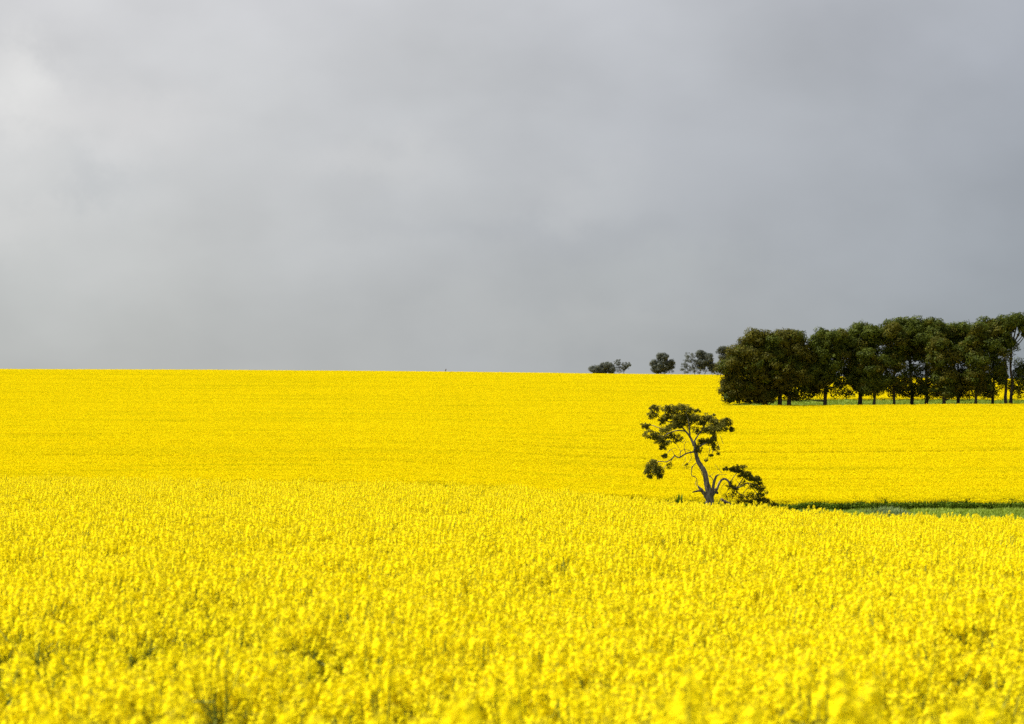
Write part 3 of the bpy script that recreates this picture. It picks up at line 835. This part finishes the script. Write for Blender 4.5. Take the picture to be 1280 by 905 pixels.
pine(1118, [(1112, 420, 14, 14), (1124, 432, 14, 16), (1118, 450, 16, 16)],
     'narrow pine with browned tips, fifth from the left of the row', 385, 805, 3.6, [(1118, 1117, 420)], [(1118, 470, 22, 26, 2.2), (1108, 444, 12, 14, 2)], lambda q: .55, .9)
pine(1139, [(1126, 410, 22, 12), (1146, 410, 20, 12), (1136, 424, 24, 16), (1142, 440, 22, 14)],
     'tall pine with rounded crown above sky gaps, sixth from the left', 388, 806, 5, [(1139, 1137, 410)], [(1138, 460, 24, 18, 1.5), (1132, 484, 24, 12, 1.9), (1132, 489, 20, 9, 2.2), (1132, 474, 18, 12, 1.4)], lambda q: .08)
pine(1157, [(1158, 410, 20, 12), (1172, 416, 16, 14), (1160, 428, 20, 16)],
     'tall pine with bare lower trunk, seventh from the left of the row', 387, 807, 4.8, [(1157, 1161, 410)], [(1158, 456, 22, 18, 1.5), (1160, 484, 20, 13, 1.8), (1160, 489, 20, 9, 2.2), (1160, 474, 18, 12, 1.4)], lambda q: .2)
pine(1181, [(1180, 432, 16, 11), (1170, 440, 12, 12), (1192, 442, 12, 14), (1180, 456, 20, 18), (1182, 478, 18, 16)],
     'bushy pine with lit brownish top standing forward, eighth from the left', 383, 808, 4.8, [(1181, 1181, 434)], [(1182, 486, 20, 12, 2.2), (1182, 489, 20, 9, 2.2), (1182, 474, 18, 12, 1.4)], lambda q: .45, .95)
pine(1197, [(1198, 414, 16, 11), (1208, 424, 14, 16), (1190, 424, 12, 14), (1200, 442, 14, 18)],
     'slender pine half hidden between two bushier ones, ninth from the left', 387, 809, 4.2, [(1197, 1199, 415)], [(1199, 472, 18, 22, 2.2), (1199, 489, 20, 9, 2.2), (1199, 474, 18, 12, 1.4)], lambda q: .15)
pine(1219, [(1219, 420, 14, 11), (1212, 436, 12, 14), (1230, 434, 14, 16), (1222, 455, 20, 18), (1218, 478, 18, 18)],
     'dense pine with foliage almost to the grass, tenth from the left', 382.5, 810, 3.8, [(1219.5, 1221, 422)], [(1230, 486, 18, 10, 1.6)], lambda q: .3, .95)
pine(1241, [(1240, 409, 17, 12), (1252, 420, 14, 16), (1232, 420, 12, 14), (1244, 440, 14, 16)],
     'tall pine on a thin single trunk, eleventh from the left', 387, 811, 3.6, [(1240.6, 1243, 410)], [(1240, 466, 18, 20, 1.9), (1232, 488, 16, 8, 1.4), (1232, 489, 20, 9, 2.2), (1232, 474, 18, 12, 1.4)], lambda q: .12)
pine(1261, [(1266, 404, 18, 12), (1256, 412, 14, 12), (1282, 412, 14, 14), (1260, 430, 10, 10), (1250, 470, 12, 14)],
     'tallest pine with a forked double trunk near the right edge', 384, 812, 4.6, [(1258, 1257, 420), (1263.5, 1265, 408)], [(1252, 452, 12, 20, 1.6), (1270, 482, 18, 12, 1.4), (1272, 440, 10, 14, .6), (1262, 436, 8, 16, 1.6)], lambda q: .15, 1.0, 1.0, 20)
pine(1300, [(1296, 410, 20, 16), (1290, 464, 24, 10), (1300, 440, 14, 16), (1312, 460, 16, 20)],
     'pine cut off by the right edge with a low dark branch reaching in', 386, 813, 5, [(1300, 1298, 412)], [(1285, 484, 24, 12, 1.6)], lambda q: .15)

# far trees on the skyline
def gum(px, D, lobes, label, cat='tree', seed=0, w=2.2, trunks=None, clump=.5, dens=.55, sparse=(), twigs=16, name='gum_tree', leaf=.20):
    return leafy_tree(name, label, cat, 'far trees along the skyline', px, D, w, lobes, M_gum, M_bark_gum, trunks, clump, leaf, dens, seed, twigs, sparse)
gum(752, 560, [(745, 463, 9, 5), (757, 460, 10, 7), (764, 464, 5, 5), (750, 466, 12, 4)], 'low rounded dark shrub on the skyline, leftmost of the far trees', 'shrub', 901, 1.6, [(754, 756, 460)], .6, .9, name='shrub')
gum(776, 560, [(783, 459, 2, 2.5)], 'small thin open tree beside the low shrub on the skyline', 'tree', 902, 1.0, [(775, 774, 450), (777, 784, 455)], .36, .4, [(781, 458, 7, 6, 10), (771, 453, 5, 5, 10), (787, 456, 3, 3, 10), (774, 462, 6, 4, 8)])
gum(828, 566, [(828, 448, 9, 7), (818, 456, 6, 7), (838, 456, 7, 7), (828, 458, 12, 8), (822, 464, 8, 4)], 'single round dense tree on the skyline', 'tree', 903, 1.6, [(826, 828, 446), (830, 834, 450)], .5, .6, [(830, 464, 14, 4, 3)])
gum(874, 572, [(876, 444, 7, 7), (885, 450, 8, 9), (890, 460, 7, 7), (878, 455, 9, 8)], 'wide airy tree with several stems on the skyline left of the pines', 'tree', 904, 1.2, [(870, 866, 446), (874, 877, 442), (879, 888, 448)], .45, .5, [(862, 450, 9, 10, 5), (857, 461, 8, 7, 5), (872, 460, 16, 7, 4)])
gum(905, 574, [(904, 439, 9, 6), (906, 448, 8, 6)], 'dark tree top showing behind the left end of the pine row', 'tree', 905, 1.6, [(905, 904, 440)], .55, .7)
gum(653, 572, [(653, 468.3, 2.6, .9)], 'tiny dark low bush on the bare skyline left of the far trees', 'shrub', 906, .6, [(653, 653, 468)], .22, .8, twigs=3, name='shrub', leaf=.15)

# thin marker stalk far off on the skyline
m = MB(); p0 = on_ground(556.4, 570); p1 = at(556.4, 464, 570); p2 = at(557.3, 462.3, 570); p3 = at(557.6, 460.8, 570)
tube(m, [(*p0, .05), (*p1, .05), (*p2, .05)], 6, 0, 0, 1)
post = m.build('marker_post', M_bark_rot, origin=p0); post.location = p0
m = MB(); tube(m, [(*p1, .06), (*p2, .13), (*p3, .05)], 6, 0, .05, 2)
m.build('tip', M_bark_rot, post, origin=p0)
tag(post, 'tiny thin stalk with a thick tip sticking up on the bare skyline', 'post')

# ------------------------------------------------------------------ the few tall plants that stand out close to the camera
near = [(106, 852, 7.6, 'tall blurred canola plant close to the camera in the bottom left corner', 0),
        (38, 868, 7.0, 'blurred canola plant at the far left of the bottom edge', 1),
        (255, 862, 7.4, 'blurred canola plant near the bottom edge, second bright head from the left corner', 2),
        (352, 846, 8.0, 'blurred canola plant in the lower left beside a dark gap', 3),
        (470, 872, 7.2, 'canola plant low at the bottom edge left of the middle', 4),
        (612, 842, 7.8, 'pair of pale blurred canola heads at the bottom middle, left one', 5),
        (652, 838, 8.0, 'pair of pale blurred canola heads at the bottom middle, right one', 6),
        (745, 880, 6.8, 'canola plant cut by the bottom edge right of the middle', 7),
        (868, 792, 7.6, 'tallest canola plant close to the camera, rising right of the middle', 8),
        (942, 836, 7.6, 'bright canola plant right of the tallest one near the bottom', 9),
        (1038, 800, 8.2, 'tall pale canola plant standing above a dark green gap on the right', 10),
        (1005, 886, 6.6, 'very pale canola head touching the bottom edge on the right', 11),
        (1145, 868, 7.2, 'blurred canola plant near the bottom right', 12),
        (1236, 838, 7.6, 'broad blurred canola plant in the bottom right corner', 13)]
for (px, row, D, label, k) in near:
    H = CAM_Z - (row - ROW_H) / F * D
    parts = {}
    D -= 1.0
    H = CAM_Z - (row - ROW_H) / F * D
    canola(900 + k, H / 1.04, 9, 26, 8, parts, fs=.030)
    b = np.array([(px - CX) / F * D, D, float(ground((px - CX) / F * D, D))])
    t = empty('canola_plant', b); t.rotation_euler.z = k * 1.3
    tag(t, label, 'canola plant', 'tall canola plants close to the camera')
    for nm, m_ in parts.items():
        m_.build('flower_head' if nm.startswith('flower') else nm, CMATS, t)

# spiky weed beside the lone tree
b = on_ground(847, 183)
top = float(at(847, 616.5, 183)[2]) - b[2]
t = empty('weed_plant', b); tag(t, 'spiky green weed tuft poking up in the yellow field left of the lone trunk', 'weed')
r = np.random.default_rng(77); st = MB(); V, Fc = [], []
for i in range(55):
    a = r.uniform(0, 6.28); L = top * r.uniform(.75, 1.05); o = np.array([math.cos(a), math.sin(a), 0]); lean = r.uniform(.05, .35)
    p0 = o * .05; p1 = o * lean * L * .5 + np.array([0, 0, L*.6]); p2 = o * lean * L + np.array([0, 0, L]); sd = np.array([-o[1], o[0], 0]) * .05
    k = len(V); V += [p0 - sd*.6, p0 + sd*.6, p1 + sd, p1 - sd, p2]; Fc += [(k, k+1, k+2, k+3), (k+3, k+2, k+4)]
lf = MB(); lf.add(V, Fc, 0); lf.build('foliage', M_cleaf, t)['kind'] = 'stuff'
tube(st, [(0, 0, -.1, .03), (.02, 0, top*.5, .02), (.03, .02, top*.8, .008)], 5, 0, 0, 2); st.build('stem', M_stem, t)
